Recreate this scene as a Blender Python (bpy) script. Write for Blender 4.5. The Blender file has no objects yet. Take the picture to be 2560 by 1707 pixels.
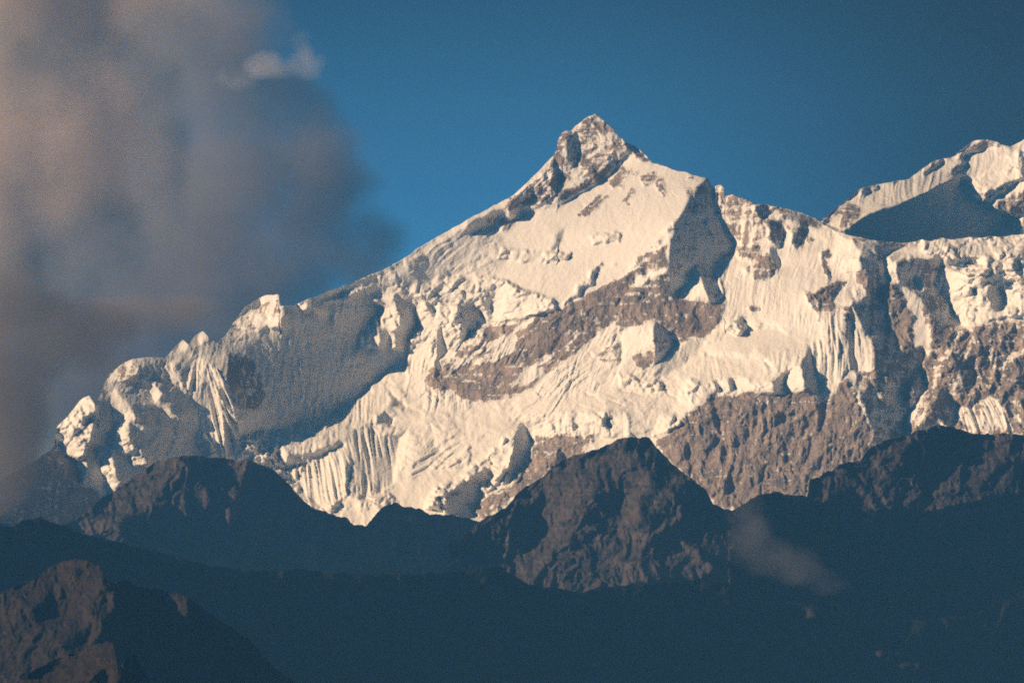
import bpy, math
import numpy as np
C = bpy.context.scene

# ------------------------------------------------------------------ camera, sky, sun, exposure
CAM_Z = 1800.0
PITCH = math.radians(3.5)
cam_d = bpy.data.cameras.new("camera"); cam = bpy.data.objects.new("camera", cam_d)
C.collection.objects.link(cam); C.camera = cam
cam_d.lens = 180.0; cam_d.sensor_width = 36.0
cam_d.clip_start = 5.0; cam_d.clip_end = 400000.0
cam.location = (0, 0, CAM_Z); cam.rotation_euler = (math.radians(90) + PITCH, 0, 0)

SUN_DIR = np.array([-0.86, -0.38, 0.30]); SUN_DIR /= np.linalg.norm(SUN_DIR)     # towards the sun
sun_el = math.asin(SUN_DIR[2]); sun_az = math.atan2(SUN_DIR[0], SUN_DIR[1])
w = bpy.data.worlds.new("World"); C.world = w; w.use_nodes = True
nt = w.node_tree; nt.nodes.clear()
wo = nt.nodes.new("ShaderNodeOutputWorld"); bg = nt.nodes.new("ShaderNodeBackground")
sky = nt.nodes.new("ShaderNodeTexSky"); sky.sky_type = 'NISHITA'; sky.sun_disc = False
sky.sun_elevation = sun_el; sky.sun_rotation = sun_az
sky.altitude = 4000; sky.air_density = 1.0; sky.dust_density = 0.0; sky.ozone_density = 4.0
tc = nt.nodes.new("ShaderNodeTexCoord")
# the clear high-altitude sky: look a little higher into the sky model than the true elevation
mp = nt.nodes.new("ShaderNodeMapping"); mp.vector_type = 'POINT'; mp.inputs['Location'].default_value = (0, 0, 0.42)
tint = nt.nodes.new("ShaderNodeMix"); tint.data_type = 'RGBA'; tint.blend_type = 'MULTIPLY'
tint.inputs[0].default_value = 1.0; tint.inputs[7].default_value = (0.35, 1.15, 1.04, 1)
nt.links.new(tc.outputs['Generated'], mp.inputs['Vector']); nt.links.new(mp.outputs[0], sky.inputs[0])
nt.links.new(sky.outputs[0], tint.inputs[6]); nt.links.new(tint.outputs[2], bg.inputs[0])
bg.inputs[1].default_value = 0.10
sx = nt.nodes.new("ShaderNodeSeparateXYZ"); nt.links.new(tc.outputs['Generated'], sx.inputs[0])
def wmath(op, a, b):
    n = nt.nodes.new("ShaderNodeMath"); n.operation = op
    for k, v in enumerate((a, b)):
        if isinstance(v, (int, float)): n.inputs[k].default_value = v
        else: nt.links.new(v, n.inputs[k])
    return n.outputs[0]
# deeper blue higher up; the darkening to the right imitates lens vignetting
e1 = nt.nodes.new("ShaderNodeMapRange"); nt.links.new(sx.outputs[2], e1.inputs[0])
e1.inputs[1].default_value = 0.03; e1.inputs[2].default_value = 0.13; e1.inputs[3].default_value = 2.2; e1.inputs[4].default_value = 0.40
e2 = nt.nodes.new("ShaderNodeMapRange"); nt.links.new(sx.outputs[0], e2.inputs[0]); e2.interpolation_type = 'SMOOTHSTEP'
e2.inputs[1].default_value = 0.0; e2.inputs[2].default_value = 0.11; e2.inputs[3].default_value = 1.15; e2.inputs[4].default_value = 0.10
e3 = nt.nodes.new("ShaderNodeMapRange"); nt.links.new(sx.outputs[2], e3.inputs[0])
e3.inputs[1].default_value = 0.14; e3.inputs[2].default_value = 0.5; e3.inputs[3].default_value = 1.0; e3.inputs[4].default_value = 0.60
nt.links.new(wmath('MULTIPLY', wmath('MULTIPLY', wmath('MULTIPLY', e1.outputs[0], e2.outputs[0]), e3.outputs[0]), 0.10), bg.inputs[1])
nt.links.new(bg.outputs[0], wo.inputs[0])

sd = bpy.data.lights.new("sun", 'SUN'); so = bpy.data.objects.new("sun", sd); C.collection.objects.link(so)
sd.energy = 5.0; sd.angle = math.radians(0.5); sd.color = (1.0, 0.70, 0.43)
from mathutils import Vector
so.rotation_euler = Vector(-SUN_DIR).to_track_quat('-Z', 'Y').to_euler(); so.location = (-4000, -3000, 9000)

C.view_settings.view_transform = 'Standard'; C.view_settings.look = 'None'
C.view_settings.exposure = 0.48; C.view_settings.gamma = 1.0
C.cycles.max_bounces = 4; C.cycles.diffuse_bounces = 1; C.cycles.volume_bounces = 2
C.cycles.glossy_bounces = 1; C.cycles.transparent_max_bounces = 8
C.cycles.filter_width = 1.8
C.cycles.use_denoising = False; C.cycles.use_adaptive_sampling = False
C.cycles.volume_step_rate = 1.0; C.cycles.volume_max_steps = 160

# ------------------------------------------------------------------ helpers
KPX = 0.2 / 2560.0                    # tangent per photo pixel
def unproject(sx, sy, t):
    xn = (np.asarray(sx, float) - 1280) * KPX; yn = (853.5 - np.asarray(sy, float)) * KPX
    c, s = math.cos(PITCH), math.sin(PITCH)
    return np.stack([xn * t, (c - s * yn) * t, CAM_Z + (s + c * yn) * t], -1)

def tag(o, label, cat=None, kind=None, group=None):
    o['label'] = label
    if cat: o['category'] = cat
    if kind: o['kind'] = kind
    if group: o['group'] = group

def perlin(x, y, seed=0):
    rs = np.random.RandomState(seed); n = 256
    ang = rs.rand(n, n) * 2 * np.pi
    gx, gy = np.cos(ang).astype(np.float32), np.sin(ang).astype(np.float32)
    xi = np.floor(x).astype(np.int64); yi = np.floor(y).astype(np.int64)
    xf = (x - xi).astype(np.float32); yf = (y - yi).astype(np.float32)
    u = xf * xf * xf * (xf * (xf * 6 - 15) + 10); v = yf * yf * yf * (yf * (yf * 6 - 15) + 10)
    def g(a, b):
        i = (xi + a) % n; j = (yi + b) % n
        return gx[i, j] * (xf - a) + gy[i, j] * (yf - b)
    return ((g(0, 0) * (1 - u) + g(1, 0) * u) * (1 - v) + (g(0, 1) * (1 - u) + g(1, 1) * u) * v) * 1.5

def fbm(x, y, octv, seed, ridged=False, gain=0.5):
    s = 0; a = 1.0; tot = 0
    for o in range(octv):
        p = perlin(x * 2 ** o + 17.3 * o, y * 2 ** o + 9.1 * o, seed + o)
        if ridged: p = 1 - 2 * np.abs(p)
        s = s + a * p; tot += a; a *= gain
    return s / tot

def blocks(x, y, seed):
    """broken ice: a random height per jittered cell with grooves between cells"""
    rs = np.random.RandomState(seed); n = 256
    jx, jy, hh, tx = (rs.rand(n, n).astype(np.float32) for _ in range(4))
    xi = np.floor(x).astype(np.int64); yi = np.floor(y).astype(np.int64)
    f1 = np.full(x.shape, 9.0, np.float32); f2 = f1.copy(); h = np.zeros_like(f1)
    for a in (-1, 0, 1):
        for b in (-1, 0, 1):
            ci = (xi + a) % n; cj = (yi + b) % n
            dx = (x - xi - a - jx[ci, cj]); dy = (y - yi - b - jy[ci, cj]); d = dx * dx + dy * dy
            m = d < f1
            f2 = np.where(m, f1, np.minimum(f2, d)); h = np.where(m, hh[ci, cj] + (tx[ci, cj] - 0.5) * dx * 1.2, h); f1 = np.where(m, d, f1)
    return h + 0.7 * np.clip((np.sqrt(f2) - np.sqrt(f1)) * 2.5, 0, 1)

def blur(m, r):
    r = int(r)
    if r < 1: return m
    k = np.hanning(2 * r + 3)[1:-1]; k /= k.sum()
    for ax in (0, 1):
        pad = [(r, r) if i == ax else (0, 0) for i in (0, 1)]
        q = np.pad(m, pad, mode='edge'); o = 0
        for i, kk in enumerate(k):
            sl = [slice(None)] * 2; sl[ax] = slice(i, i + m.shape[ax]); o = o + kk * q[tuple(sl)]
        m = o
    return m

def inside(px, py, poly):
    r = np.zeros(px.shape, bool); n = len(poly)
    for i in range(n):
        x0, y0 = poly[i]; x1, y1 = poly[(i + 1) % n]
        if y0 == y1: continue
        c = ((y0 > py) != (y1 > py)) & (px < (x1 - x0) * (py - y0) / (y1 - y0) + x0)
        r ^= c
    return r

def solve_poisson(p, q, crease, iters=40):
    """surface whose x and y gradients are p and q (weighted least squares, preconditioned conjugate gradients);
    along creases the weight is low so that the mismatch gathers there as short cliffs"""
    H, W = p.shape
    kx = 2 * np.cos(np.pi * np.arange(W) / W) - 2; ky = 2 * np.cos(np.pi * np.arange(H) / H) - 2
    den = -(ky[:, None] + kx[None, :]); den[0, 0] = 1
    def dct(a, ax):
        a = np.moveaxis(a, ax, -1); n = a.shape[-1]
        F = np.fft.rfft(np.concatenate([a, a[..., ::-1]], -1), axis=-1)[..., :n]
        k = np.arange(n); return np.moveaxis((F * np.exp(-1j * np.pi * k / (2 * n))).real, -1, ax)
    def idct(a, ax):
        a = np.moveaxis(a, ax, -1); n = a.shape[-1]; k = np.arange(n)
        F = np.zeros(a.shape[:-1] + (n + 1,), complex); F[..., :n] = a * np.exp(1j * np.pi * k / (2 * n))
        return np.moveaxis(np.fft.irfft(F, 2 * n, axis=-1)[..., :n], -1, ax)
    def pre(r):
        Fh = dct(dct(r, 0), 1) / den; Fh[0, 0] = 0
        return idct(idct(Fh, 0), 1)
    wx = 0.5 * (crease[:, 1:] + crease[:, :-1]); wy = 0.5 * (crease[1:, :] + crease[:-1, :]) * QW
    def GT(a, b):
        f = np.zeros((H, W)); f[:, :-1] -= a; f[:, 1:] += a; f[:-1, :] -= b; f[1:, :] += b
        return f
    def A(d): return GT(wx * np.diff(d, axis=1), wy * np.diff(d, axis=0))
    b = GT(wx * 0.5 * (p[:, 1:] + p[:, :-1]), wy * 0.5 * (q[1:, :] + q[:-1, :]))
    D = np.zeros((H, W)); r = b - A(D); z = pre(r); d = z; rz = (r * z).sum()
    for it in range(iters):
        Ad = A(d); al = rz / (d * Ad).sum(); D = D + al * d; r = r - al * Ad
        z = pre(r); rn = (r * z).sum()
        if rn < 1e-7 * abs(rz): break
        d = z + rn / rz * d; rz = rn
    return D
QW = 0.22

# zoom windows the outlines were measured in: origin in photo pixels and scale
REG = {'A': (1100, 240, 2.767), 'B': (500, 600, 2.7506), 'C': (1200, 700, 2.7506), 'D': (1710, 300, 2.7506),
       'E': (50, 750, 2.7506), 'F': (600, 1000, 2.7506), 'G': (1710, 850, 2.7506), 'H': (0, 1137, 2.7506),
       'K': (0, 0, 1.8375), 'L': (1280, 0, 1.8375), 'M': (1280, 1137, 1.8375), 'N': (1750, 850, 3.92),
       'P': (0, 0, 0.91875), 'S': (0, 0, 1.0)}
def R(reg, pts):
    ox, oy, s = REG[reg]
    if isinstance(pts, str):
        pts = [tuple(float(v) for v in a.split(',')) for a in pts.split()]
    return [(ox + x / s, oy + y / s) for x, y in pts]

def polyline(pts, xs):
    pts = sorted(pts); return np.interp(xs, [p[0] for p in pts], [p[1] for p in pts])

#__FACETS__
STY = {  # p: depth slope to the right, q: depth slope upwards (1 = 45 degrees)
 'lit':    dict(p=-0.18, q=0.95, rock=0.0, crag=0.22, streak=0.80),
 'bright': dict(p=-1.00, q=0.45, rock=0.0, crag=0.30, streak=0.35),
 'top':    dict(p=-0.30, q=2.00, rock=0.0, crag=0.10, streak=0.15),
 'shade':  dict(p=1.15, q=0.40, rock=0.0, crag=0.15, streak=0.30),
 'soft':   dict(p=0.62, q=0.75, rock=0.0, crag=0.15, streak=0.40),
 'rock':   dict(p=-0.30, q=0.70, rock=0.9, crag=0.9, streak=0.30, feather=4),
 'drock':  dict(p=0.40, q=0.60, rock=0.88, crag=0.7, streak=0.3),
 'srock':  dict(p=0.95, q=0.45, rock=0.85, crag=0.6, streak=0.3),
 'spot':   dict(rock=0.85, crag=0.30),
 'mix':    dict(p=-0.1, q=0.80, rock=0.52, crag=0.65, streak=0.3),
}
def paint(facets, X, Y, step, base, seed):
    H, W = X.shape
    P = {k: np.full((H, W), v, np.float32) for k, v in dict(p=base['p'], q=base['q'], rock=base['rock'], crag=base['crag'], serac=0, streak=base.get('streak', .25)).items()}
    extra = np.zeros((H, W), np.float32)
    jx = fbm(X / 30, Y / 30, 4, seed + 50, gain=.65) * 14; jy = fbm(X / 30, Y / 30, 4, seed + 60, gain=.65) * 14
    for i, f in enumerate(facets):
        reg, pts, sty = f[0], f[1], dict(STY[f[2]]); kw = f[3] if len(f) > 3 else {}
        sty.update(kw)
        poly = R(reg, pts); xs = [a for a, b in poly]; ys = [b for a, b in poly]
        m = 14
        i0 = max(0, int((min(xs) - m - X[0, 0]) / step)); i1 = min(W, int((max(xs) + m - X[0, 0]) / step) + 1)
        j0 = max(0, int((min(ys) - m - Y[0, 0]) / step)); j1 = min(H, int((max(ys) + m - Y[0, 0]) / step) + 1)
        if i1 <= i0 or j1 <= j0: continue
        sl = (slice(j0, j1), slice(i0, i1)); jit = sty.get('jit', 1.0)
        xx = X[sl] + jx[sl] * jit; yy = Y[sl] + jy[sl] * jit
        M = inside(xx, yy, poly).astype(np.float32)
        M = blur(M, sty.get('feather', 2))
        al = sty.get('alpha', 1.0)
        for k in P:
            if k in sty: P[k][sl] += (sty[k] - P[k][sl]) * M * al
            elif k == 'serac': P[k][sl] *= (1 - M)
        if 'flute' in sty:
            ang, wd, amp = sty['flute'][:3]; a = math.radians(ang)
            if len(sty['flute']) > 3:                       # radial from an apex
                ax_, ay_ = R(reg, [sty['flute'][3]])[0]
                rr = np.hypot(X[sl] - ax_, Y[sl] - ay_) + 1
                u = np.arctan2(X[sl] - ax_, Y[sl] - ay_) * 160; v = rr; loc = np.clip(rr / 160, .25, 1.5)
            else:
                u = X[sl] * math.cos(a) + Y[sl] * math.sin(a) + 9 * perlin(X[sl] / 120, Y[sl] / 120, seed + 99); v = -X[sl] * math.sin(a) + Y[sl] * math.cos(a); loc = 1
            n = 0.8 * perlin(u / wd / 1.5, v / (wd * 14), seed + 200 + i) + 0.6 * perlin(u / wd * 1.4, v / (wd * 9), seed + 300 + i) + 0.35 * perlin(u / wd * 3.1, v / (wd * 7), seed + 400 + i)
            wob = perlin(X[sl] / (wd * 5), Y[sl] / (wd * 5), seed + 77)
            mod = np.clip(0.75 + 1.3 * perlin(X[sl] / (wd * 4), Y[sl] / (wd * 8), seed + 88), 0.1, 1.6)
            extra[sl] += M * mod * (1 - 1.6 * np.abs(n + 0.3 * wob)) * amp * wd * loc
    return P, extra

def relief(name, x0, x1, step, top, bottom, dist, facets, base, mat, rows, seed=1, sil=1.2, cragamp=1.0, label='', cat='mountain', back=1.0, cell=1.0, bow=None, diag=1.0):
    """a mountain side: slopes are laid out facet by facet, integrated to a depth surface, roughened, and closed by a back slope"""
    y0 = min(b for a, b in top) - 30; y1 = max(b for a, b in bottom) + 30
    xs = np.arange(x0, x1 + step, step); ys = np.arange(y0, y1 + step, step)
    X, Y = np.meshgrid(xs, ys); X = X.astype(np.float32); Y = Y.astype(np.float32)
    P, extra = paint(facets, X, Y, step, base, seed)
    for k in ('p', 'q'): P[k] = blur(P[k], 1)
    gx_, gy_ = np.gradient(P['p'])[::-1]
    cr = 1 / (1 + (np.hypot(gx_, gy_) * 9) ** 2); cr = np.maximum(blur(cr, 1), 0.06)
    D = solve_poisson(P['p'] * step, -P['q'] * step, cr)
    D -= D.mean()
    # roughness (photo pixels): crags and gullies down the slope, then broken rock at every scale
    wx = X + fbm(X / 80, Y / 80, 3, seed + 5) * 30; wy = Y + fbm(X / 80, Y / 80, 3, seed + 6) * 30
    c1 = fbm((wx + 0.30 * wy) / (60 * cell), (wy - 0.3 * wx) / (105 * cell), 6, seed + 10, ridged=True, gain=0.52)
    c0 = fbm((wx + 0.2 * wy) / 190, wy / 260, 3, seed + 15, ridged=True, gain=0.5) * (1 - diag)
    c2 = fbm((wx - 0.35 * wy) / (38 * cell), (wy + 0.35 * wx) / (52 * cell), 6, seed + 20, ridged=True, gain=0.6)
    D += -((c1 * 17 + c2 * 9) * cell + c0 * 34) * P['crag'] * cragamp - extra
    # avalanche runnels: down to the left on the central face, straight down elsewhere
    def ss(a, b, x): t_ = np.clip((x - a) / (b - a), 0, 1); return t_ * t_ * (3 - 2 * t_)
    wdg = ss(880, 1150, X) * (1 - ss(1620, 1780, X)) * diag
    ru = []
    for al in (50, 6):
        a_ = math.radians(al); u_ = X * math.cos(a_) + Y * math.sin(a_) + fbm(X / 130, Y / 130, 2, seed + 71) * 22; v_ = -X * math.sin(a_) + Y * math.cos(a_)
        ru.append(fbm(u_ / 22, v_ / 170, 4, seed + 73 + al, ridged=True, gain=0.62))
    run = ru[0] * wdg + ru[1] * (1 - wdg)
    patch = np.clip(0.55 + 1.5 * perlin(X / 120, Y / 100, seed + 79), 0.1, 1.5)
    D += -run * P['streak'] * patch * 9
    # crevasse steps across the slope
    cv = perlin((X + 0.35 * Y + jitter(X, Y, seed + 9)) / 70, (Y - 0.35 * X + jitter(Y, X, seed + 4)) / 11, seed + 81)
    D += np.clip(cv - 0.2, 0, 1) * 15 * P['streak'] * np.clip(1.2 * perlin(X / 90, Y / 60, seed + 83), 0, 1)
    P['rock'] = P['rock'] + np.clip(P['rock'] * 6, 0, 1) * np.clip(1.15 - P['rock'], 0, 1) * (0.9 * (run - run.mean()) + 0.35 * perlin(X / 40, Y / 30, seed + 85)) * 1.6
    jj, ii = np.nonzero(P['serac'] > 0.03)
    if len(jj):
        xs_ = (X + fbm(X / 40, Y / 40, 3, seed + 33) * 14)[jj, ii]; ys_ = (Y + fbm(X / 40, Y / 40, 3, seed + 34) * 14)[jj, ii]
        amp = np.clip(0.75 + 1.2 * perlin(xs_ / 70, ys_ / 55, seed + 35), 0.15, 1.5)
        sr = (blocks(xs_ / 34, ys_ / 24, seed + 36) * 15 + blocks(xs_ / 14, ys_ / 11, seed + 37) * 7.5 + blocks(xs_ / 6.5, ys_ / 5.5, seed + 38) * 3) * amp
        add = np.zeros_like(X); add[jj, ii] = sr; D += -blur(add, 1) * P['serac']
    mpp = dist * KPX
    T = dist * (np.interp(X, [a for a, b in bow], [b for a, b in bow]) if bow else 1.0) + D * mpp
    # vertices
    cols = xs; tp = polyline(top, cols) + fbm(cols / 23, cols * 0 + 3.3, 5, seed + 90, gain=.65) * sil * 2.4
    bt = polyline(bottom, cols); bt = np.maximum(bt, tp + 25)
    v = np.linspace(0, 1, rows)[:, None]
    SY = tp[None, :] + (bt - tp)[None, :] * v; SX = np.broadcast_to(cols[None, :], SY.shape)
    fj = (SY - ys[0]) / step; j = np.clip(np.floor(fj).astype(int), 0, len(ys) - 2); fr = fj - j
    ci = np.broadcast_to(np.arange(len(cols))[None, :], SY.shape)
    def samp(G): return G[j, ci] * (1 - fr) + G[j + 1, ci] * fr
    TT = samp(T); RK = samp(P['rock'])
    V = unproject(SX, SY, TT)
    # back slope behind the crest
    nb = 5; bk = []
    tsm = np.convolve(np.pad(TT[0], 20, mode='edge'), np.ones(41) / 41, 'valid')
    for k, (dt, dz) in enumerate([(40, 30), (140, 130), (420, 420), (1000, 1050), (2300, 2500)]):
        b = unproject(SX[0], SY[0], TT[0] * max(0, 1 - k / 2) + tsm * min(1, k / 2) + dt * back)
        b[:, 2] = V[0][:, 2] - dz * back; b[:, 2] = np.maximum(b[:, 2], -20)
        bk.append(b)
    bk = bk[::-1]
    # foot running down to the ground
    ft = []
    for k in (0.3, 1.0):
        b = V[-1].copy(); dz = (b[:, 2] + 20) * k; b[:, 2] -= dz; b[:, 1] -= dz * 0.9; ft.append(b)
    A = np.concatenate([np.stack(bk), V, np.stack(ft)], 0)
    RA = np.concatenate([np.repeat(RK[:1], nb, 0), RK, np.repeat(RK[-1:], 2, 0)], 0)
    h, wd = A.shape[:2]
    me = bpy.data.meshes.new(name)
    me.vertices.add(h * wd); me.vertices.foreach_set('co', A.astype(np.float32).ravel())
    idx = np.arange(h * wd).reshape(h, wd)
    q = np.stack([idx[:-1, :-1], idx[1:, :-1], idx[1:, 1:], idx[:-1, 1:]], -1).reshape(-1, 4)
    me.loops.add(q.size); me.loops.foreach_set('vertex_index', q.ravel().astype(np.int32))
    me.polygons.add(len(q)); me.polygons.foreach_set('loop_start', (np.arange(len(q)) * 4).astype(np.int32))
    me.polygons.foreach_set('loop_total', np.full(len(q), 4, np.int32))
    at = me.attributes.new('rock', 'FLOAT', 'POINT'); at.data.foreach_set('value', RA.astype(np.float32).ravel())
    me.update(calc_edges=True); me.shade_smooth()
    me.materials.append(mat)
    o = bpy.data.objects.new(name, me); C.collection.objects.link(o)
    tag(o, label, cat, 'structure')
    return o

def jitter(X, Y, seed): return fbm(X / 60, Y / 60, 2, seed + 33) * 30

# ------------------------------------------------------------------ materials
def rock_snow_material(name, snow=(0.88, 0.84, 0.77), rock_a=(0.47, 0.365, 0.295), rock_b=(0.185, 0.165, 0.155), scale=1.0, edge=0.5, bump=(0.32, 1.0)):
    m = bpy.data.materials.new(name); m.use_nodes = True; t = m.node_tree; t.nodes.clear(); N = t.nodes.new; L = t.links.new
    out = N('ShaderNodeOutputMaterial'); b = N('ShaderNodeBsdfPrincipled'); b.inputs['Roughness'].default_value = 0.85
    b.inputs['Specular IOR Level'].default_value = 0.15
    at = N('ShaderNodeAttribute'); at.attribute_name = 'rock'
    geo = N('ShaderNodeNewGeometry')
    mpn = N('ShaderNodeMapping'); mpn.inputs['Scale'].default_value = (scale / 100, scale / 100, scale / 160); L(geo.outputs['Position'], mpn.inputs[0])
    n1 = N('ShaderNodeTexNoise'); n1.inputs['Scale'].default_value = 3.8; n1.inputs['Detail'].default_value = 6; n1.inputs['Roughness'].default_value = 0.62
    L(mpn.outputs[0], n1.inputs['Vector'])
    n2 = N('ShaderNodeTexNoise'); n2.inputs['Scale'].default_value = 1.4; n2.inputs['Detail'].default_value = 7; n2.inputs['Roughness'].default_value = 0.65
    L(mpn.outputs[0], n2.inputs['Vector'])
    # mask = smoothstep(rock + (noise-.5)*1.5)
    s = N('ShaderNodeMath'); s.operation = 'MULTIPLY_ADD'; L(n1.outputs['Fac'], s.inputs[0]); s.inputs[1].default_value = 2.4; s.inputs[2].default_value = -1.2
    mp4 = N('ShaderNodeMapping'); mp4.inputs['Rotation'].default_value = (0.0, math.radians(-24), 0.0); mp4.inputs['Scale'].default_value = (scale / 260, scale / 260, scale / 26); L(geo.outputs['Position'], mp4.inputs[0])
    n4 = N('ShaderNodeTexNoise'); n4.inputs['Scale'].default_value = 1.0; n4.inputs['Detail'].default_value = 5; n4.inputs['Roughness'].default_value = 0.6; L(mp4.outputs[0], n4.inputs['Vector'])
    s2 = N('ShaderNodeMath'); s2.operation = 'MULTIPLY_ADD'; L(n4.outputs['Fac'], s2.inputs[0]); s2.inputs[1].default_value = 2.2; s2.inputs[2].default_value = -1.1
    s3 = N('ShaderNodeMath'); s3.operation = 'ADD'; L(s.outputs[0], s3.inputs[0]); L(s2.outputs[0], s3.inputs[1]); s = s3
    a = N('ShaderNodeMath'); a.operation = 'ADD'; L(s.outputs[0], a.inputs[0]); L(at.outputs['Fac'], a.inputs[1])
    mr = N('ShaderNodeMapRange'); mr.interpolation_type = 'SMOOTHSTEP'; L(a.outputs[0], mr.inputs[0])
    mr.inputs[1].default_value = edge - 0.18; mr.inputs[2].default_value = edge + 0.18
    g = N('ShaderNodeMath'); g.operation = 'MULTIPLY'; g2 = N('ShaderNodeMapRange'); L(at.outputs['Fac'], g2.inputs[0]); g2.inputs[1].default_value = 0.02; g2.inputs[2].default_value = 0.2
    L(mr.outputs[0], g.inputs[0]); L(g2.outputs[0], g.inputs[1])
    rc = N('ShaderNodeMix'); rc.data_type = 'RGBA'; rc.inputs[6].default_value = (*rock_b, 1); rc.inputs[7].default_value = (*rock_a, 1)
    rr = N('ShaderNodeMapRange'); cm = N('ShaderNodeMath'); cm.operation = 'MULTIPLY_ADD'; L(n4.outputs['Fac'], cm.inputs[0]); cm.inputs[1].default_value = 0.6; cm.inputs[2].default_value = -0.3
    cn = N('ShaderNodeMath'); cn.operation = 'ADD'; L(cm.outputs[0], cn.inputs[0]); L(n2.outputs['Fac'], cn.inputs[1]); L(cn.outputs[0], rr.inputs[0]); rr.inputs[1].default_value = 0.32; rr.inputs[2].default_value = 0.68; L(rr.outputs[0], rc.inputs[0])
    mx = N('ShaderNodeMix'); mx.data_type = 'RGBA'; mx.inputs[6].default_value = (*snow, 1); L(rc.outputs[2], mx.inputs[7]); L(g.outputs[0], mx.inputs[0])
    n3 = N('ShaderNodeTexNoise'); n3.inputs['Scale'].default_value = 2.2; n3.inputs['Detail'].default_value = 6; n3.inputs['Roughness'].default_value = 0.7; L(mpn.outputs[0], n3.inputs['Vector'])
    bs = N('ShaderNodeMapRange'); L(at.outputs['Fac'], bs.inputs[0]); bs.inputs[3].default_value = bump[0]; bs.inputs[4].default_value = bump[1]
    bp = N('ShaderNodeBump'); bp.inputs['Distance'].default_value = 30 / scale; L(n3.outputs['Fac'], bp.inputs['Height']); L(bs.outputs[0], bp.inputs['Strength']); L(bp.outputs[0], b.inputs['Normal'])
    L(mx.outputs[2], b.inputs['Base Color']); L(b.outputs[0], out.inputs[0])
    return m
mat_main = rock_snow_material('snow_and_rock')
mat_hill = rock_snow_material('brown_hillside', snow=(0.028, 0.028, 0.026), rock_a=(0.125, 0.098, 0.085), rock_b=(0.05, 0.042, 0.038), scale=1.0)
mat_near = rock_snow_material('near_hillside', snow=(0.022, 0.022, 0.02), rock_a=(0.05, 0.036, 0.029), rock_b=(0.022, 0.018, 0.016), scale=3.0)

# ------------------------------------------------------------------ main massif
top_main = (R('S', '-700,1500 -220,1270 0,1200 90,1150') + R('E', '230,1010 250,870 330,800 400,700 440,672 480,660 525,700 560,640 600,520 640,490 700,440 780,400 900,390 1000,400 1060,330 1120,270 1160,310 1210,240 1260,215 1310,270 1360,300 1400,260') +
    R('B', '214,604 222,580 250,545 300,470 400,405 440,385 530,372 542,380 550,452 640,450 700,425 820,380 900,345 1000,310 1090,275 1230,220 1310,180 1400,130 1450,95 1500,55') +
    R('A', '0,965 200,850 400,745 500,690 560,640 640,560 720,480 790,410 808,370 815,310 840,265 870,240 905,243 940,210 990,170 1030,140 1060,130 1073,120 1085,128 1110,155 1150,190 1190,225 1230,270 1270,310 1340,345 1380,370 1430,420 1465,462 1530,480 1570,490 1620,515 1700,530 1760,550 1840,568 1856,574 1870,610 1895,640 1905,625 1940,612 1965,630 1972,690') +
    R('D', '290,525 335,508 370,530 420,545 460,560 475,582 560,580 640,598 720,610 860,655 960,715 1040,762 1110,785 1200,805 1300,828 1400,842 1500,846 1580,838 1640,822 1700,832 1780,812 1860,820 1960,806 2040,812 2100,798 2180,806 2260,792 2338,786 2600,762 2900,900 3300,1300'))
bottom_main = [(-700, 1560), (-220, 1420), (100, 1420), (230, 1330), (420, 1230), (650, 1220), (800, 1330), (920, 1380), (1240, 1380), (1500, 1190), (1640, 1170), (1800, 1350), (1900, 1350), (2060, 1250), (2200, 1150), (2400, 1150), (2800, 1160), (3300, 1400)]
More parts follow.
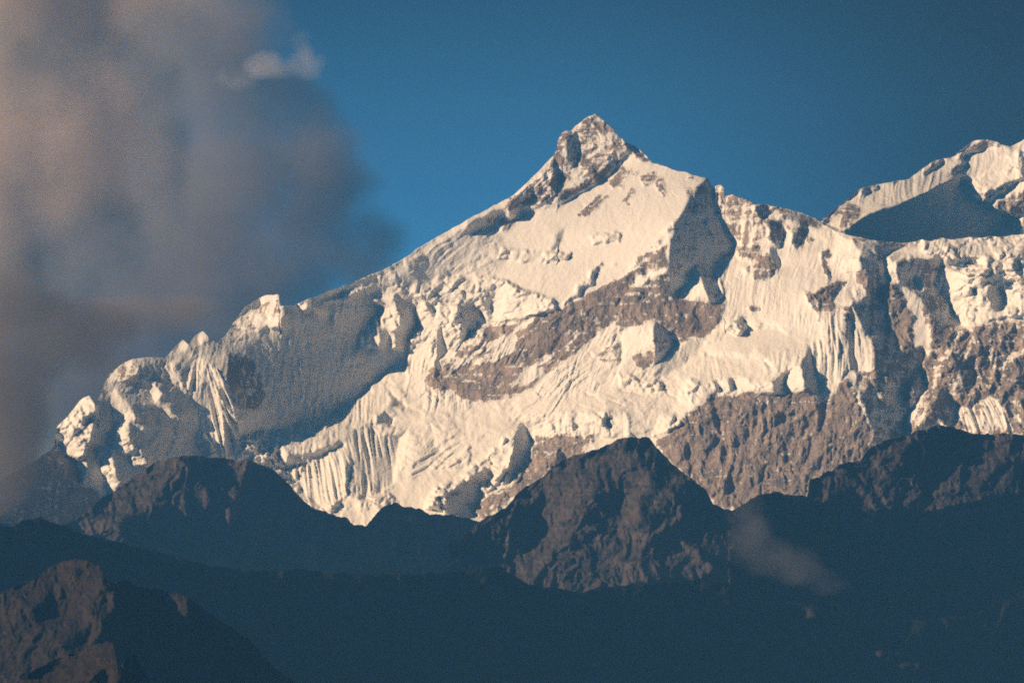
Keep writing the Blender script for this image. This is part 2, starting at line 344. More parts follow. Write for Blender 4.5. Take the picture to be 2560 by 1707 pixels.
F_main = [
 # ---- left glacier basin, mostly shaded
 ('S', '-900,700 640,700 660,770 900,700 1010,640 1010,720 1000,900 930,960 850,1050 740,1090 640,1150 560,1200 300,1700 -900,1700', 'shade', dict(p=.90, q=.35, feather=4, crag=.25, streak=.5)),
 ('S', '-900,700 330,700 560,760 640,1180 560,1300 -900,1700', 'shade', dict(p=.72, q=.3, feather=8, crag=.25)),
 ('B', '830,420 1000,330 1200,235 1300,200 1400,140 1500,110 1620,130 1700,200 1560,250 1420,240 1400,300 1330,350 1150,350 1000,420', 'lit', dict(p=-.15, serac=.3, feather=5)),
 ('B', '230,560 560,380 560,450 500,560 420,600 300,640 210,610', 'bright', dict(p=-0.6, rock=0.22, crag=.4)),
 ('B', '450,560 520,520 560,480 590,500 560,640 530,600 470,610', 'bright', dict(serac=.4)),
 ('B', '650,430 740,425 745,500 690,490', 'bright', dict(serac=.3)), ('B', '740,450 790,470 800,520 760,500', 'bright'),
 ('B', '950,350 1000,340 990,395 950,380', 'bright'), ('B', '903,500 925,500 925,570 905,570', 'bright'),
 ('B', '1085,645 1110,640 1113,735 1083,735', 'bright', dict(jit=.4, feather=1)), ('B', '1128,575 1155,590 1168,735 1133,735', 'bright', dict(jit=.4, feather=1)), ('B', '1178,560 1194,510 1240,700 1236,745 1180,740', 'bright', dict(jit=.4, feather=1, flute=(0, 6, .5))),
 # icefall strand
 ('B', '1140,350 1250,330 1400,290 1440,330 1540,410 1570,450 1630,560 1640,640 1600,760 1560,850 1480,1000 1420,1050 1420,900 1430,700 1520,580 1480,440 1400,400 1330,380 1395,560 1370,760 1300,740 1330,660 1240,590 1260,460 1150,410', 'lit', dict(p=-.6, serac=.55, crag=.3)),
 ('B', '1340,420 1400,410 1470,470 1520,560 1500,620 1430,680 1380,760 1320,640 1395,600 1370,500', 'shade', dict(p=1.23)),
 ('B', '1640,440 1780,450 1800,560 1840,640 1780,760 1700,740 1640,800 1630,640 1600,560', 'lit', dict(serac=.6, crag=.3)),
 ('B', '1780,440 1880,455 1965,505 1900,570 1930,620 1880,690 1820,610 1800,520', 'shade', dict(p=1.23)),
 ('B', '1630,650 1660,570 1685,700 1700,770 1650,830 1690,930 1650,960 1600,880', 'shade', dict(p=1.25)),
 ('B', '1400,540 1440,700 1420,900 1400,880 1380,860 1370,760 1420,640', 'shade', dict(p=1.20)),
 # bulging seracs left centre
 ('B', '1420,300 1560,260 1700,250 1950,250 2200,280 2450,300 2480,440 2420,560 2200,600 1980,560 1900,440 1760,420 1600,440 1500,400', 'lit', dict(serac=.75, crag=.3, p=-.5)),
 ('B', '2020,300 2100,300 2200,380 2330,380 2450,420 2480,480 2420,570 2160,560 2040,560 1980,500 2000,400', 'bright', dict(serac=.5)),
 ('B', '1420,120 1620,120 1740,170 1720,260 1560,300 1430,300', 'soft', dict(p=.45, feather=6, serac=.2)),
 ('B', '1640,830 1740,800 1860,620 2000,560 2120,560 2338,520 2338,700 2150,860 2000,860 1840,900 1700,930', 'lit', dict(rock=.3, crag=.6, flute=(35, 9, .5))),
 # lit ledge below the shaded wall
 ('B', '970,1150 1150,1090 1190,1055 1160,990 1300,930 1400,900 1430,1040 1600,1040 1700,1030 1850,1060 1860,1568 640,1568 600,1340 860,1290 980,1190', 'lit', dict(serac=.25)),
 ('B', '960,1140 1180,1060 1300,1080 1220,1240 1000,1290 870,1280', 'lit', dict(p=-.3, flute=(-10, 7, .35))),
 ('B', '1290,1040 1425,1135 1410,1185 1330,1140', 'shade'), ('B', '1200,1180 1340,1225 1335,1280 1210,1250', 'shade', dict(p=1.23)), ('B', '1440,1140 1540,1210 1500,1200 1430,1170', 'shade'),
 ('B', '380,1300 860,1290 900,1350 880,1440 760,1480 560,1568 380,1500', 'soft', dict(p=0.74, serac=1.0)),
 ('B', '870,1330 985,1410 960,1440 860,1440 740,1568 520,1568 640,1450', 'shade', dict(p=1.18, serac=.2)),
 # middle rock band left
 ('B', '1540,960 1600,870 1660,920 1720,880 1850,900 2000,850 2170,760 2338,650 2338,900 2200,990 2050,1055 1850,1060 1700,1030 1600,1035', 'rock', dict(rock=.75, p=.1)),
 ('B', '1430,760 1500,700 1590,740 1570,860 1530,960 1590,1030 1680,1040 1830,1050 1830,1180 1560,1190 1430,1060', 'lit', dict(flute=(8, 8, .45), p=-.3)),
 # lit lower-centre snow
 ('F', '0,250 120,200 300,180 640,130 900,150 1100,240 1110,560 960,660 900,700 720,640 560,740 400,660 330,560 0,420', 'lit', dict(serac=.2)),
 ('F', '380,480 560,400 720,330 745,420 745,650 640,740 480,700 400,600', 'lit', dict(p=-.2, flute=(-14, 20, .45))),
 ('F', '740,200 870,185 960,230 1115,250 1085,560 960,640 880,670 760,640 730,420', 'soft', dict(p=0.43, flute=(-10, 16, .38))),
 ('F', '1115,230 1160,200 1150,260 1075,560 1055,560', 'bright', dict(jit=.4)),
 ('F', '1300,330 1350,200 1330,330 1420,360 1320,440 1180,560 1160,480', 'soft', dict(p=0.40, flute=(60, 14, .3))),
 ('F', '0,400 90,410 240,470 420,480 400,640 560,740 700,820 600,820 300,600 0,440', 'lit', dict(p=.5, serac=.7)),
 ('F', '560,740 740,650 880,680 1000,640 1100,700 900,860 780,860', 'lit', dict(serac=.5, crag=.4)),
 ('F', '600,300 720,290 700,330 640,345 560,410 250,480 90,400 220,380 500,370', 'shade', dict(p=1.20, serac=.3)),
 # glacier flank seracs and shaded pools
 ('F', '1340,600 1500,520 1700,380 1880,220 1990,200 2020,260 1890,300 1860,440 1780,560 1700,640 1640,600 1400,760 1250,740', 'bright', dict(p=-.5, serac=1.1, crag=.4)),
 ('F', '1950,190 2030,260 1990,370 1900,480 1860,560 1780,600 1880,440 1880,300', 'shade', dict(p=1.33)),
 ('F', '1400,780 1430,620 1560,560 1700,470 1760,520 1640,600 1660,670 1590,760 1670,810 1590,830 1480,800', 'shade', dict(p=1.20, rock=.1)),
 ('C', '250,1020 310,1015 385,1110 340,1260 250,1380 220,1300 240,1100', 'shade', dict(p=1.33)),
 ('F', '2030,250 2338,200 2430,240 2338,400 2100,520 1880,670 1700,800 1590,765 1650,680 1850,610 1900,490 1990,380', 'rock', dict(p=-.6, rock=.8)),
 ('F', '2200,330 2260,400 2180,500 2080,560 2120,440', 'srock'),
 # central rock band below the snowfield
 ('C', '1286,-261 1295,-100 1300,130 1420,100 1590,160 1740,130 1640,290 1580,380 1370,430 1350,410 1200,270 1120,320 950,360 930,290 800,360 700,470 600,540 560,560 470,620 350,740 200,800 0,850 -150,800 -250,640 0,560 130,430 330,270 540,195 900,0 1037,-63', 'rock', dict(p=-.30, q=.80, rock=.86, crag=.5)),
 ('C', '560,230 700,180 1200,200 1500,240 1580,330 1400,420 1200,260 900,290 700,460 560,560 380,540 420,330', 'drock', dict(p=.1, crag=.5)),
 ('C', '100,430 240,310 245,480 50,590', 'lit', dict(p=-.1, flute=(25, 8, .3))), ('C', '565,485 650,340 665,380 600,470', 'lit'), ('C', '300,620 540,470 500,560 330,720 200,760', 'lit', dict(rock=.3, crag=.4)),
 ('C', '60,420 180,360 320,270 540,200 300,330 140,430 0,620 -80,620', 'lit', dict(rock=.25)),
 ('C', '560,560 700,470 800,360 930,290 950,360 940,560 980,640 900,760 600,800 350,800 480,640', 'lit', dict(p=-.25, flute=(22, 9, .38))),
 ('C', '780,500 850,470 960,420 960,560 900,600 840,560', 'lit', dict(rock=.42, crag=.7)),
 ('C', '950,360 1205,275 1180,330 1210,440 1040,520 960,640 920,660 990,480', 'bright', dict(p=-.7, q=.7, jit=.5, flute=(18, 10, .22))),
 ('C', '1060,530 1200,455 1240,540 1180,625 1100,600', 'rock', dict(p=-.5, rock=.97, crag=.3)),
 ('C', '1205,275 1260,310 1360,445 1250,555 1185,620 1195,480 1180,340', 'shade', dict(p=1.37, rock=.2, jit=.4)),
 ('A', '1320,1320 1350,1235 1585,1170 1580,1215 1400,1310', 'bright', dict(flute=(20, 8, .3))),
 # glacier terrace
 ('C', '-100,900 350,790 600,790 900,720 960,620 1060,600 1180,640 1370,450 1560,380 1700,270 1800,250 1950,310 2080,300 2250,420 2300,470 2240,560 2240,760 1600,780 1300,1000 1000,1070 370,1060 250,1000 -100,1120', 'lit', dict(q=1.5, p=-.35, serac=.12)),
 ('C', '1180,640 1370,450 1560,390 1540,470 1400,600 1200,700 1050,650', 'soft', dict(p=0.32, flute=(18, 8, .3))),
 ('C', '1650,400 1700,340 1860,320 2050,330 2230,440 2180,480 1900,500 1560,520 1480,480', 'top', dict(p=-.2, q=1.7)),
 ('C', '1780,260 1950,235 2080,260 2120,300 2060,320 1960,290 1830,320', 'bright', dict(q=.6)),
 ('C', '1690,260 1790,240 1830,330 1780,370 1680,340', 'soft', dict(serac=.8)),
 ('C', '1560,500 1850,505 1900,470 1960,500 1860,530 1600,530', 'bright'),
 ('C', '1880,530 1960,560 2010,590 1960,600 1900,560', 'shade'), ('C', '2170,550 2240,560 2260,540 2238,600', 'shade'),
 ('C', '950,640 1040,650 1100,700 1250,700 1240,750 1060,750 960,720', 'lit', dict(serac=.9)),
 ('C', '1590,690 1700,665 1810,670 1880,720 2035,690 2140,600 2200,580 2238,640 2240,760 2120,790 2060,785 1890,805 1600,795 1560,780', 'bright', dict(p=-1.1, q=.35, serac=.45)),
 ('C', '1600,690 1640,685 1650,760 1620,750', 'shade'), ('C', '1715,680 1750,675 1745,745 1722,740', 'shade', dict(jit=.5)),
 ('C', '2030,690 2090,640 2150,600 2120,680 2070,720 2075,790 2050,790', 'shade', dict(p=1.37)),
 ('C', '1210,1085 1220,960 1300,880 1380,760 1440,680 1580,720 1580,800 1450,930 1300,1040', 'bright', dict(p=-1.0, q=.4, serac=.6, crag=.3)),
 ('C', '250,970 360,930 560,900 780,900 1010,905 1040,1060 1020,1085 750,1065 370,1080 300,1010', 'bright', dict(p=-1.0, q=.35, serac=.45, flute=(0, 18, .2))),
 ('C', '845,950 880,940 900,1020 850,1010', 'shade'), ('C', '1330,920 1345,960 1320,1000', 'shade'),
 # big smooth snowfield
 ('A', '1330,390 1380,440 1560,490 1850,575 1780,640 1700,760 1640,850 1570,1000 1320,1210 1060,1350 820,1480 780,1400 560,1330 300,1200 0,1100 -200,1100 0,970 200,850 400,745 500,740 600,800 840,750 1100,610 1240,470', 'lit', dict(p=-.5, q=.9, crag=.08, jit=.5, streak=.10)),
 ('A', '-100,1050 50,960 200,860 330,900 420,1000 420,1180 250,1250 0,1180', 'lit', dict(p=-.1, alpha=.8, feather=12, serac=.15)),
 ('A', '420,1050 700,1080 900,1090 880,1120 700,1150 400,1120', 'lit', dict(serac=.45)), ('A', '400,1080 500,1080 520,1120 420,1110', 'soft'),
 ('A', '1040,960 1240,950 1250,1000 1060,1020', 'lit', dict(serac=.35)), ('A', '760,1080 800,980 860,900 850,960 790,1060', 'soft', dict(p=0.47)),
 ('A', '840,1480 900,1360 1000,1260 1130,1140 1060,1280 900,1420', 'lit', dict(rock=.2, crag=.5, serac=.2)),
 # summit
 ('A', '905,245 1075,110 1180,190 1300,320 1290,390 1230,400 1000,560 900,600 930,520 965,440 960,330', 'mix', dict(p=-.15, q=1.0, rock=.50, crag=.7)),
 ('A', '850,280 905,240 950,290 972,360 950,470 905,505 880,430 850,340', 'shade', dict(p=1.10, rock=.35, crag=.5, jit=.5)),
 ('A', '780,420 810,300 870,235 888,280 835,380 860,430 890,470 910,560 850,640 810,630 800,500', 'rock', dict(rock=.72, crag=.45)),
 ('A', '700,680 770,560 785,440 820,560 815,640 790,680', 'srock', dict(p=1.4)),
 ('A', '500,690 600,610 720,510 790,430 770,600 800,690 700,750 590,795 540,740', 'mix', dict(rock=.52, flute=(50, 8, .5))),
 ('A', '540,720 600,660 640,670 560,740 500,740 480,700', 'srock', dict(rock=.6)),
 ('A', '560,640 720,480 790,410 760,500 640,600 520,680', 'lit', dict(jit=.3)),
 ('A', '1280,305 1340,335 1475,465 1400,445 1320,395 1290,350', 'shade', dict(p=1.33, rock=.6, jit=.3)),
 ('A', '1290,380 1240,470 1100,600 900,700 840,748 810,710 830,665 900,640 1000,590 1150,480 1250,400', 'drock', dict(p=.9, rock=.82, jit=.7)),
 ('A', '960,440 1000,560 900,640 840,660 900,560', 'lit'),
 ('A', '1180,590 1250,490 1375,520 1340,560 1280,560 1260,630 1190,640', 'spot', dict(rock=0.78)), ('A', '1370,560 1450,535 1540,560 1565,650 1540,700 1490,620 1410,630', 'spot', dict(rock=0.86)),
 ('A', '955,815 1100,690 1130,715 1160,680 1160,710 1000,835', 'spot', dict(rock=0.83)), ('A', '1270,740 1330,640 1350,680 1300,750', 'spot', dict(rock=0.78)), ('A', '1380,710 1440,680 1430,710', 'spot', dict(rock=0.88)),
 ('A', '1190,1160 1215,1160 1200,1190', 'spot', dict(rock=1.08)), ('A', '1320,1180 1420,1080 1430,1110 1330,1200', 'rock', dict(rock=.6)), ('A', '1460,1040 1530,980 1520,1020 1470,1060', 'rock', dict(rock=.8)), ('A', '1550,940 1600,880 1600,960', 'rock', dict(rock=.7)), ('A', '1690,560 1740,540 1760,555 1720,575', 'spot', dict(rock=0.88)),
 ('A', '180,920 190,880 430,785 420,850 330,900 220,945', 'shade', dict(p=1.18, rock=.15, feather=4)),
 ('A', '405,920 430,800 490,730 520,800 490,900 450,945', 'rock', dict(rock=.65, crag=.4)), ('A', '480,740 520,720 570,800 500,870 490,820', 'srock', dict(p=1.4, rock=.35)),
 # right of the prow
 ('A', '1858,578 1905,650 1920,800 1960,900 2040,990 2040,1060 1990,1145 2000,1200 1990,1400 1900,1440 1790,1400 1600,1400 1580,1200 1585,1000 1620,950 1600,870 1640,850 1700,770 1780,640', 'shade', dict(p=1.05, q=.3, rock=.12, jit=.5, crag=.10, streak=.15)),
 ('A', '1760,750 1790,760 1790,820 1765,830', 'bright', dict(p=-.3, jit=.5)), ('A', '1830,850 1870,870 1860,900 1820,880', 'lit', dict(jit=.5)),
 ('A', '1700,640 1780,640 1850,640 1880,800 1740,800', 'soft', dict(p=0.87, rock=.55, alpha=.7)),
 ('A', '1585,1405 1640,1330 1730,1270 1772,1165 1855,1380 1880,1445 1790,1400 1720,1415 1650,1375', 'bright', dict(jit=.3, p=-.9, q=.6, feather=1, flute=(0, 7, .25, (1775, 1100)))),
 ('A', '1888,1190 1915,1175 1965,1370 1935,1375', 'bright', dict(p=-1.6, q=.3, jit=.2, feather=1)), ('A', '1960,1165 1985,1160 2012,1350 1995,1360', 'bright', dict(p=-1.6, q=.3, jit=.2, feather=1)), ('A', '1890,1260 1905,1260 1945,1390 1930,1395', 'lit', dict(jit=.2, feather=1)),
 ('D', '205,450 245,440 280,460 290,515 335,500 475,560 475,620 560,720 520,800 480,860 560,940 400,900 360,800 260,710 215,620', 'mix', dict(p=-.5, rock=.52)),
 ('D', '475,575 560,575 640,596 860,655 960,715 960,740 840,740 740,700 640,640 600,660 570,700 500,690', 'shade', dict(p=1.25, rock=.4)),
 ('D', '210,990 340,930 370,880 600,850 680,700 850,740 1040,765 1120,790 1170,860 1210,1010 1140,1100 1000,1130 960,1180 820,1180 870,1290 940,1380 950,1568 800,1420 600,1370 400,1360 250,1400 300,1220', 'lit', dict(p=-.35, q=.7, flute=(14, 7, .30), crag=.12, streak=.3)),
 ('D', '1040,770 1120,790 1170,870 1060,960 1000,1000 1050,860', 'bright', dict(q=.8)), ('D', '1180,950 1240,1020 1200,1060 1080,1040 1090,980', 'bright', dict(serac=.3)),
 ('D', '575,650 640,640 680,700 660,720 580,700', 'bright', dict(p=-.3)), ('D', '570,700 680,700 700,820 630,870 590,850', 'drock', dict(p=1.0, rock=.6)),
 ('D', '720,740 800,720 860,780 860,840 780,900 740,840', 'mix', dict(p=.9, rock=.5)), ('D', '860,810 900,800 890,830 860,840', 'drock'), ('D', '930,930 980,880 1000,930 960,960 990,1020 960,1010', 'drock', dict(rock=.5)),
 ('D', '360,880 500,860 530,900 470,960 370,950', 'rock', dict(rock=.8)), ('D', '480,930 540,930 590,900 640,1010 620,1060 500,1105 410,1040 390,1010 480,1000', 'rock', dict(rock=.75)),
 ('D', '575,880 610,870 665,960 675,1025 640,1025 600,960', 'shade', dict(p=1.33, jit=.3)),
 ('D', '975,980 1000,1060 1000,1120 985,1100', 'drock'), ('D', '795,1165 830,1190 900,1190 960,1160 1010,1110 1110,1110 1045,1190 1030,1270 1150,1280 1150,1400 1110,1550 980,1500 930,1370 860,1260', 'drock', dict(p=.7, rock=.72)),
 ('D', '420,1285 520,1290 520,1310 460,1310', 'drock', dict(jit=.3)), ('D', '1030,1260 1090,1160 1135,1275 1060,1280', 'bright', dict(p=-.2, jit=.3)),
 ('D', '1180,1050 1240,1030 1275,1090 1260,1180 1220,1150', 'rock', dict(rock=.9)), ('D', '1170,1160 1250,1160 1260,1220 1190,1240', 'lit', dict(flute=(-10, 6, .5))),
 # chasm: rock share raised to deepen its shade
 ('D', '1150,800 1300,820 1640,825 1640,870 1480,900 1390,910 1390,1000 1420,1090 1380,1140 1310,1180 1340,1250 1410,1330 1400,1430 1470,1500 1540,1568 1640,1568 1700,2000 1500,2200 1290,2100 1260,1950 1180,1800 1180,1640 1260,1568 1310,1560 1260,1480 1200,1400 1150,1280 1140,1150 1180,1240 1270,1220 1275,1080 1230,1020 1200,960 1180,860', 'shade', dict(p=1.28, rock=.5, crag=.2, streak=.1)),
 ('D', '1180,820 1300,840 1330,920 1290,960 1200,930', 'soft', dict(p=0.72, serac=.3)),
 ('G', '830,0 900,80 890,200 930,330 1000,420 960,470 930,420 840,330 830,200 780,130 850,100', 'shade', dict(p=1.33)),
 ('G', '1300,0 1470,0 1540,60 1520,150 1560,250 1680,330 1660,360 1600,300 1520,420 1560,480 1520,590 1540,640 1400,680 1300,740 1295,650 1260,520 1200,430 1190,300 1310,230', 'shade', dict(p=1.30, rock=.5, crag=.2, streak=.1)),
 ('G', '1190,300 1310,230 1340,330 1380,430 1330,400 1290,320 1210,330', 'rock', dict(rock=.7)), ('G', '1385,300 1400,230 1415,290 1380,330', 'rock'), ('G', '1490,340 1550,300 1600,360 1540,480 1490,380', 'rock', dict(rock=.8)),
 ('G', '880,20 930,0 930,-200 1110,-200 1115,0 1120,200 1025,415 960,330 900,180', 'bright', dict(p=-.1, q=.4, flute=(-4, 17, .4), jit=.5)),
 ('G', '1115,-150 1170,-120 1175,0 1185,200 1130,220 1118,0', 'shade', dict(p=1.33, jit=.4)),
 ('G', '1170,-70 1240,-60 1290,0 1310,60 1310,210 1200,225 1185,100', 'bright', dict(p=-.1, q=.4, flute=(0, 13, .45), jit=.5)),
 # right glacier and seracs
 ('D', '1640,830 2100,802 2600,770 2600,1000 2338,1000 2100,960 1900,950 1760,940 1640,900', 'lit', dict(p=.35, q=1.5, serac=.55)),
 ('D', '1760,950 1900,930 2100,930 2338,900 2600,900 2600,1130 2100,1110 1900,1060 1780,990', 'mix', dict(p=.3, rock=.1, serac=1.3)),
 ('D', '1380,950 1440,915 1560,920 1620,945 1500,960 1460,1000 1450,1140 1400,1150 1420,1000', 'lit', dict(p=-.4, serac=.4)),
 ('D', '1450,970 1560,950 1780,960 1800,1000 1700,1140 1790,1230 1850,1370 1900,1440 1750,1450 1690,1330 1640,1230 1560,1160 1465,1130', 'shade', dict(p=1.30, rock=.45, crag=.2, streak=.1)),
 ('D', '1590,1090 1640,1070 1665,1170 1600,1160', 'bright', dict(serac=.5)),
 ('D', '1700,1150 1800,1010 1900,1050 2100,1100 2338,1100 2600,1100 2600,1330 2338,1350 2100,1390 1960,1460 1880,1350 1800,1230', 'bright', dict(p=-1.0, q=.4, serac=.6, crag=.4)),
 ('D', '2090,1160 2160,1150 2190,1240 2150,1300 2100,1230', 'shade'), ('D', '1975,1150 2020,1160 2020,1200 1980,1190', 'shade'), ('D', '1990,970 2060,940 2065,1000 2000,990', 'bright'),
 ('D', '1310,1180 1400,1125 1480,1170 1520,1280 1560,1330 1580,1568 1500,1568 1400,1430 1410,1330 1340,1250', 'rock', dict(rock=.9)),
 ('D', '1650,1290 1700,1300 1750,1440 1860,1400 1900,1440 1800,1568 1680,1568 1700,1480 1660,1380', 'rock', dict(rock=.85, p=.3)),
 ('G', '1700,100 1860,0 1900,-60 2100,-110 2600,-150 2600,680 2338,660 2060,640 1900,620 1740,560 1560,650 1520,590 1600,420 1690,330 1640,200 1650,130', 'rock', dict(p=.25, rock=.82, crag=1.1)),
 ('G', '1520,590 1600,420 1700,300 1740,130 1870,10 1880,50 1780,140 1760,290 1680,400 1660,500 1560,640', 'lit', dict(p=-.5, rock=.35, crag=.8)),
 ('G', '1700,420 1800,360 1900,430 1880,600 1740,560', 'shade', dict(p=1.35, rock=.5)), ('G', '1590,60 1650,40 1640,160 1600,140', 'shade', dict(p=1.40, rock=.5)),
 ('G', '1880,520 1900,440 1960,450 2100,400 2180,440 2260,620 2060,635 1960,625', 'bright', dict(p=-.3, flute=(-25, 15, .7), rock=.15, jit=.8)), ('G', '2110,190 2320,40 2338,70 2180,190', 'lit', dict(rock=.2)), ('G', '2240,520 2300,500 2338,600 2260,540', 'lit'),
 ('G', '1880,130 2000,110 2020,280 1940,380 1890,260', 'srock', dict(p=1.4)), ('G', '2020,60 2100,40 2120,150 2050,200', 'srock'),
 # big brown cliff
 ('C', '1210,1095 1330,1040 1420,950 1560,815 1600,800 2060,795 2250,760 2320,860 2338,1568 1650,1568 1560,1470 1420,1340 1250,1190', 'rock', dict(rock=1.0, crag=.72, p=-.15, streak=.8)),
 ('G', '0,520 150,420 200,385 500,385 850,350 920,420 960,560 1000,430 1090,290 1190,320 1200,430 1260,520 1295,650 1290,740 1220,820 1100,840 930,940 850,1080 600,1060 250,1170 150,1020 0,940', 'rock', dict(rock=.97, crag=.72, p=-.15, q=.75, streak=.8)),
 ('G', '160,390 210,400 215,480 250,560 240,600 200,580 190,500', 'srock', dict(rock=1)), ('G', '610,500 700,500 700,560 640,590', 'srock', dict(rock=1)), ('G', '0,700 50,680 60,760 20,860 0,860', 'srock', dict(rock=1)), ('G', '160,650 230,640 240,720 180,760', 'srock', dict(rock=1)),
 ('G', '580,670 610,660 600,770 580,760', 'srock', dict(rock=1)), ('G', '660,660 700,680 720,800 700,870 680,760', 'srock', dict(rock=1)), ('G', '510,850 570,850 560,940 520,1000', 'srock', dict(rock=1)), ('G', '270,950 330,960 350,1040 260,1080', 'srock', dict(rock=1)),
 ('G', '920,400 980,430 970,520 940,640 915,640 930,540', 'srock', dict(rock=1)), ('G', '1080,290 1120,320 1130,380 1170,440 1170,480 1110,420 1070,350', 'srock', dict(rock=1)), ('G', '1020,580 1060,600 1060,660 1030,650', 'srock', dict(rock=1)), ('G', '800,440 850,560 850,620 810,540', 'srock', dict(rock=1)), ('G', '430,600 470,640 440,700', 'srock', dict(rock=1)),
 # far-left lit ice
 ('E', '250,870 330,800 400,700 480,655 525,720 525,800 495,950 450,1050 400,1115 300,1065 228,1010 300,940', 'bright', dict(serac=.8, crag=.4)),
 ('E', '640,880 740,770 800,780 860,880 840,905 770,830 760,960 790,1000 840,1030 895,1120 870,1150 780,1145 760,1060 640,1045 650,1180 695,1280 610,1340 590,1200 540,1110 500,1010 530,960 600,1010 640,1000 580,900', 'bright', dict(p=-.7, serac=.5)),
 ('E', '440,810 490,800 490,850 440,860', 'shade'), ('E', '510,940 600,950 620,1005 530,1000', 'shade'),
 ('E', '640,620 690,660 760,700 750,770 640,870 620,800', 'bright', dict(p=-.4, alpha=.8)),
 ('E', '590,560 690,450 780,420 830,450 830,500 730,550 640,560', 'lit', dict(p=-.1, rock=.2, serac=.3)),
 ('E', '780,540 940,590 990,660 950,690 880,620 790,580', 'bright', dict(serac=.3)), ('E', '1000,460 1070,440 1110,540 1150,650 1120,640 1060,560', 'bright', dict(p=-.2, flute=(-20, 7, .6))),
 ('E', '440,1080 455,1200 440,1285 385,1250 400,1180', 'lit', dict(rock=.3)), ('E', '950,740 1000,740 1120,815 1090,825 1000,790', 'bright', dict(jit=.5)), ('E', '1100,280 1150,290 1140,340 1110,340', 'lit'), ('E', '1215,240 1260,215 1300,270 1240,280', 'lit'),
 ('E', '1225,400 1340,440 1420,600 1500,770 1545,1095 1300,1070 1235,930 1210,760 1140,560', 'lit', dict(p=.15, q=.4, flute=(0, 15, .85, (1215, 200)))),
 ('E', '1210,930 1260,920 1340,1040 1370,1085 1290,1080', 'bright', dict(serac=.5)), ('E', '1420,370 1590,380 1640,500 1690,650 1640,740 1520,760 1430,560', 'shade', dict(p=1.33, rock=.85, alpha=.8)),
 ('E', '1540,930 1640,970 1840,1130 1800,1180 1540,1090', 'soft', dict(p=0.62, serac=1.0)), ('E', '1760,1040 1800,1030 1830,1110 1770,1110', 'bright'),
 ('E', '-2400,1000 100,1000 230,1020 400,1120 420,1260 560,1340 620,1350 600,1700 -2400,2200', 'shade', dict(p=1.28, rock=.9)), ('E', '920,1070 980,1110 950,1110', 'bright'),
]
#__END_FACETS__
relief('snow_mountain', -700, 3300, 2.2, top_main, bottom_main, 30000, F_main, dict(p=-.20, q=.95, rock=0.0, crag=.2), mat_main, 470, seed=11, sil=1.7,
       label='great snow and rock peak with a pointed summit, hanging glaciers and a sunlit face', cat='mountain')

# ------------------------------------------------------------------ second peak at the right edge, behind
top_far = R('D', '600,900 900,735 945,698 960,670 1040,610 1120,550 1180,500 1240,460 1320,447 1400,433 1450,420 1540,410 1600,370 1640,335 1700,295 1760,270 1820,262 1870,245 1900,205 1960,165 2010,140 2080,133 2130,148 2200,172 2250,185 2270,172 2338,135 2700,0 3300,100 4200,900')
F_far = [
 ('D', '900,735 945,690 1100,560 1240,450 1540,400 1700,285 1870,235 2010,130 2140,140 2250,180 2338,120 2600,20 2600,500 2338,640 2280,672 2050,612 1960,572 1850,556 1800,522 1880,452 1905,402 1850,420 1750,460 1650,520 1550,562 1400,595 1280,630 1180,690 1130,746 1080,762 960,722', 'lit', dict(p=-1.0, q=.8, crag=.15, jit=.5)),
 ('D', '1010,660 1050,610 1160,590 1200,630 1160,690 1090,740 1080,720 1120,660 1100,620', 'rock', dict(rock=.65)), ('D', '945,690 1000,650 1010,670 970,710', 'rock', dict(rock=.6)),
 ('D', '1220,490 1330,445 1330,460 1240,500', 'drock', dict(rock=.6)), ('D', '1640,380 1700,300 1770,270 1770,290 1700,340', 'drock', dict(rock=.6)), ('D', '1840,350 1920,290 1930,300 1860,360', 'drock', dict(rock=.5)),
 ('D', '1890,240 1960,185 2070,150 2130,160 2240,185 2100,175 2040,200 1900,260', 'drock', dict(rock=.68)), ('D', '1980,590 2060,510 2290,385 2285,430 2100,560', 'rock', dict(rock=.62, p=.2)),
 ('D', '2120,590 2338,480 2600,400 2600,560 2338,632 2280,668 2160,630', 'rock', dict(rock=.75, p=.1)), ('D', '1880,440 1960,430 2060,400 2140,280 2338,200 2338,400 2060,500 1960,580 1900,540', 'lit', dict(p=-1.0, serac=.5)),
 ('D', '1800,525 1900,465 1940,540 1880,560', 'soft', dict(rock=.4)),
 ('D', '960,740 1080,765 1130,748 1180,692 1280,632 1400,597 1550,564 1650,522 1750,462 1900,404 1880,455 1800,524 1850,558 1960,574 2050,614 2280,674 2338,634 2600,550 2600,1000 900,1000', 'shade', dict(p=1.1, q=.5, crag=.22, jit=.4)),
 ('D', '2060,806 2180,730 2338,636 2600,520 2600,900 2000,900', 'lit', dict(p=-.6, jit=.3)), 
]
relief('snow_mountain', 1900, 3300, 2.2, top_far, [(1900, 720), (2780, 700), (3300, 760)], 33500, F_far, dict(p=.9, q=.5, rock=0, crag=.05), mat_main, 200, seed=23,
       label='farther snow ridge rising to the right edge with a shaded hollow below its crest', cat='mountain')

# ------------------------------------------------------------------ brown foothills in front; shaded facets also painted darker, sunlit ones browner
def bowl(pts):
    xs = np.linspace(-400, 3000, 120); ys = np.interp(xs, [a for a, b in pts], [b for a, b in pts])
    k = np.hanning(35); k /= k.sum(); ys = np.convolve(np.pad(ys, 17, mode='edge'), k, 'valid'); return list(zip(xs, ys))
def hill(name, x0, x1, top, bottom, dist, facets, mat, label, seed, rows=220, step=2.5, base=None, **kw):
    return relief(name, x0, x1, step, top, bottom, dist, facets, base or dict(p=.8, q=.75, rock=.45, crag=.9), mat, rows, seed=seed, label=label, cat='hill', sil=3.5, cragamp=1.2, diag=0.0, cell=.62, **kw)

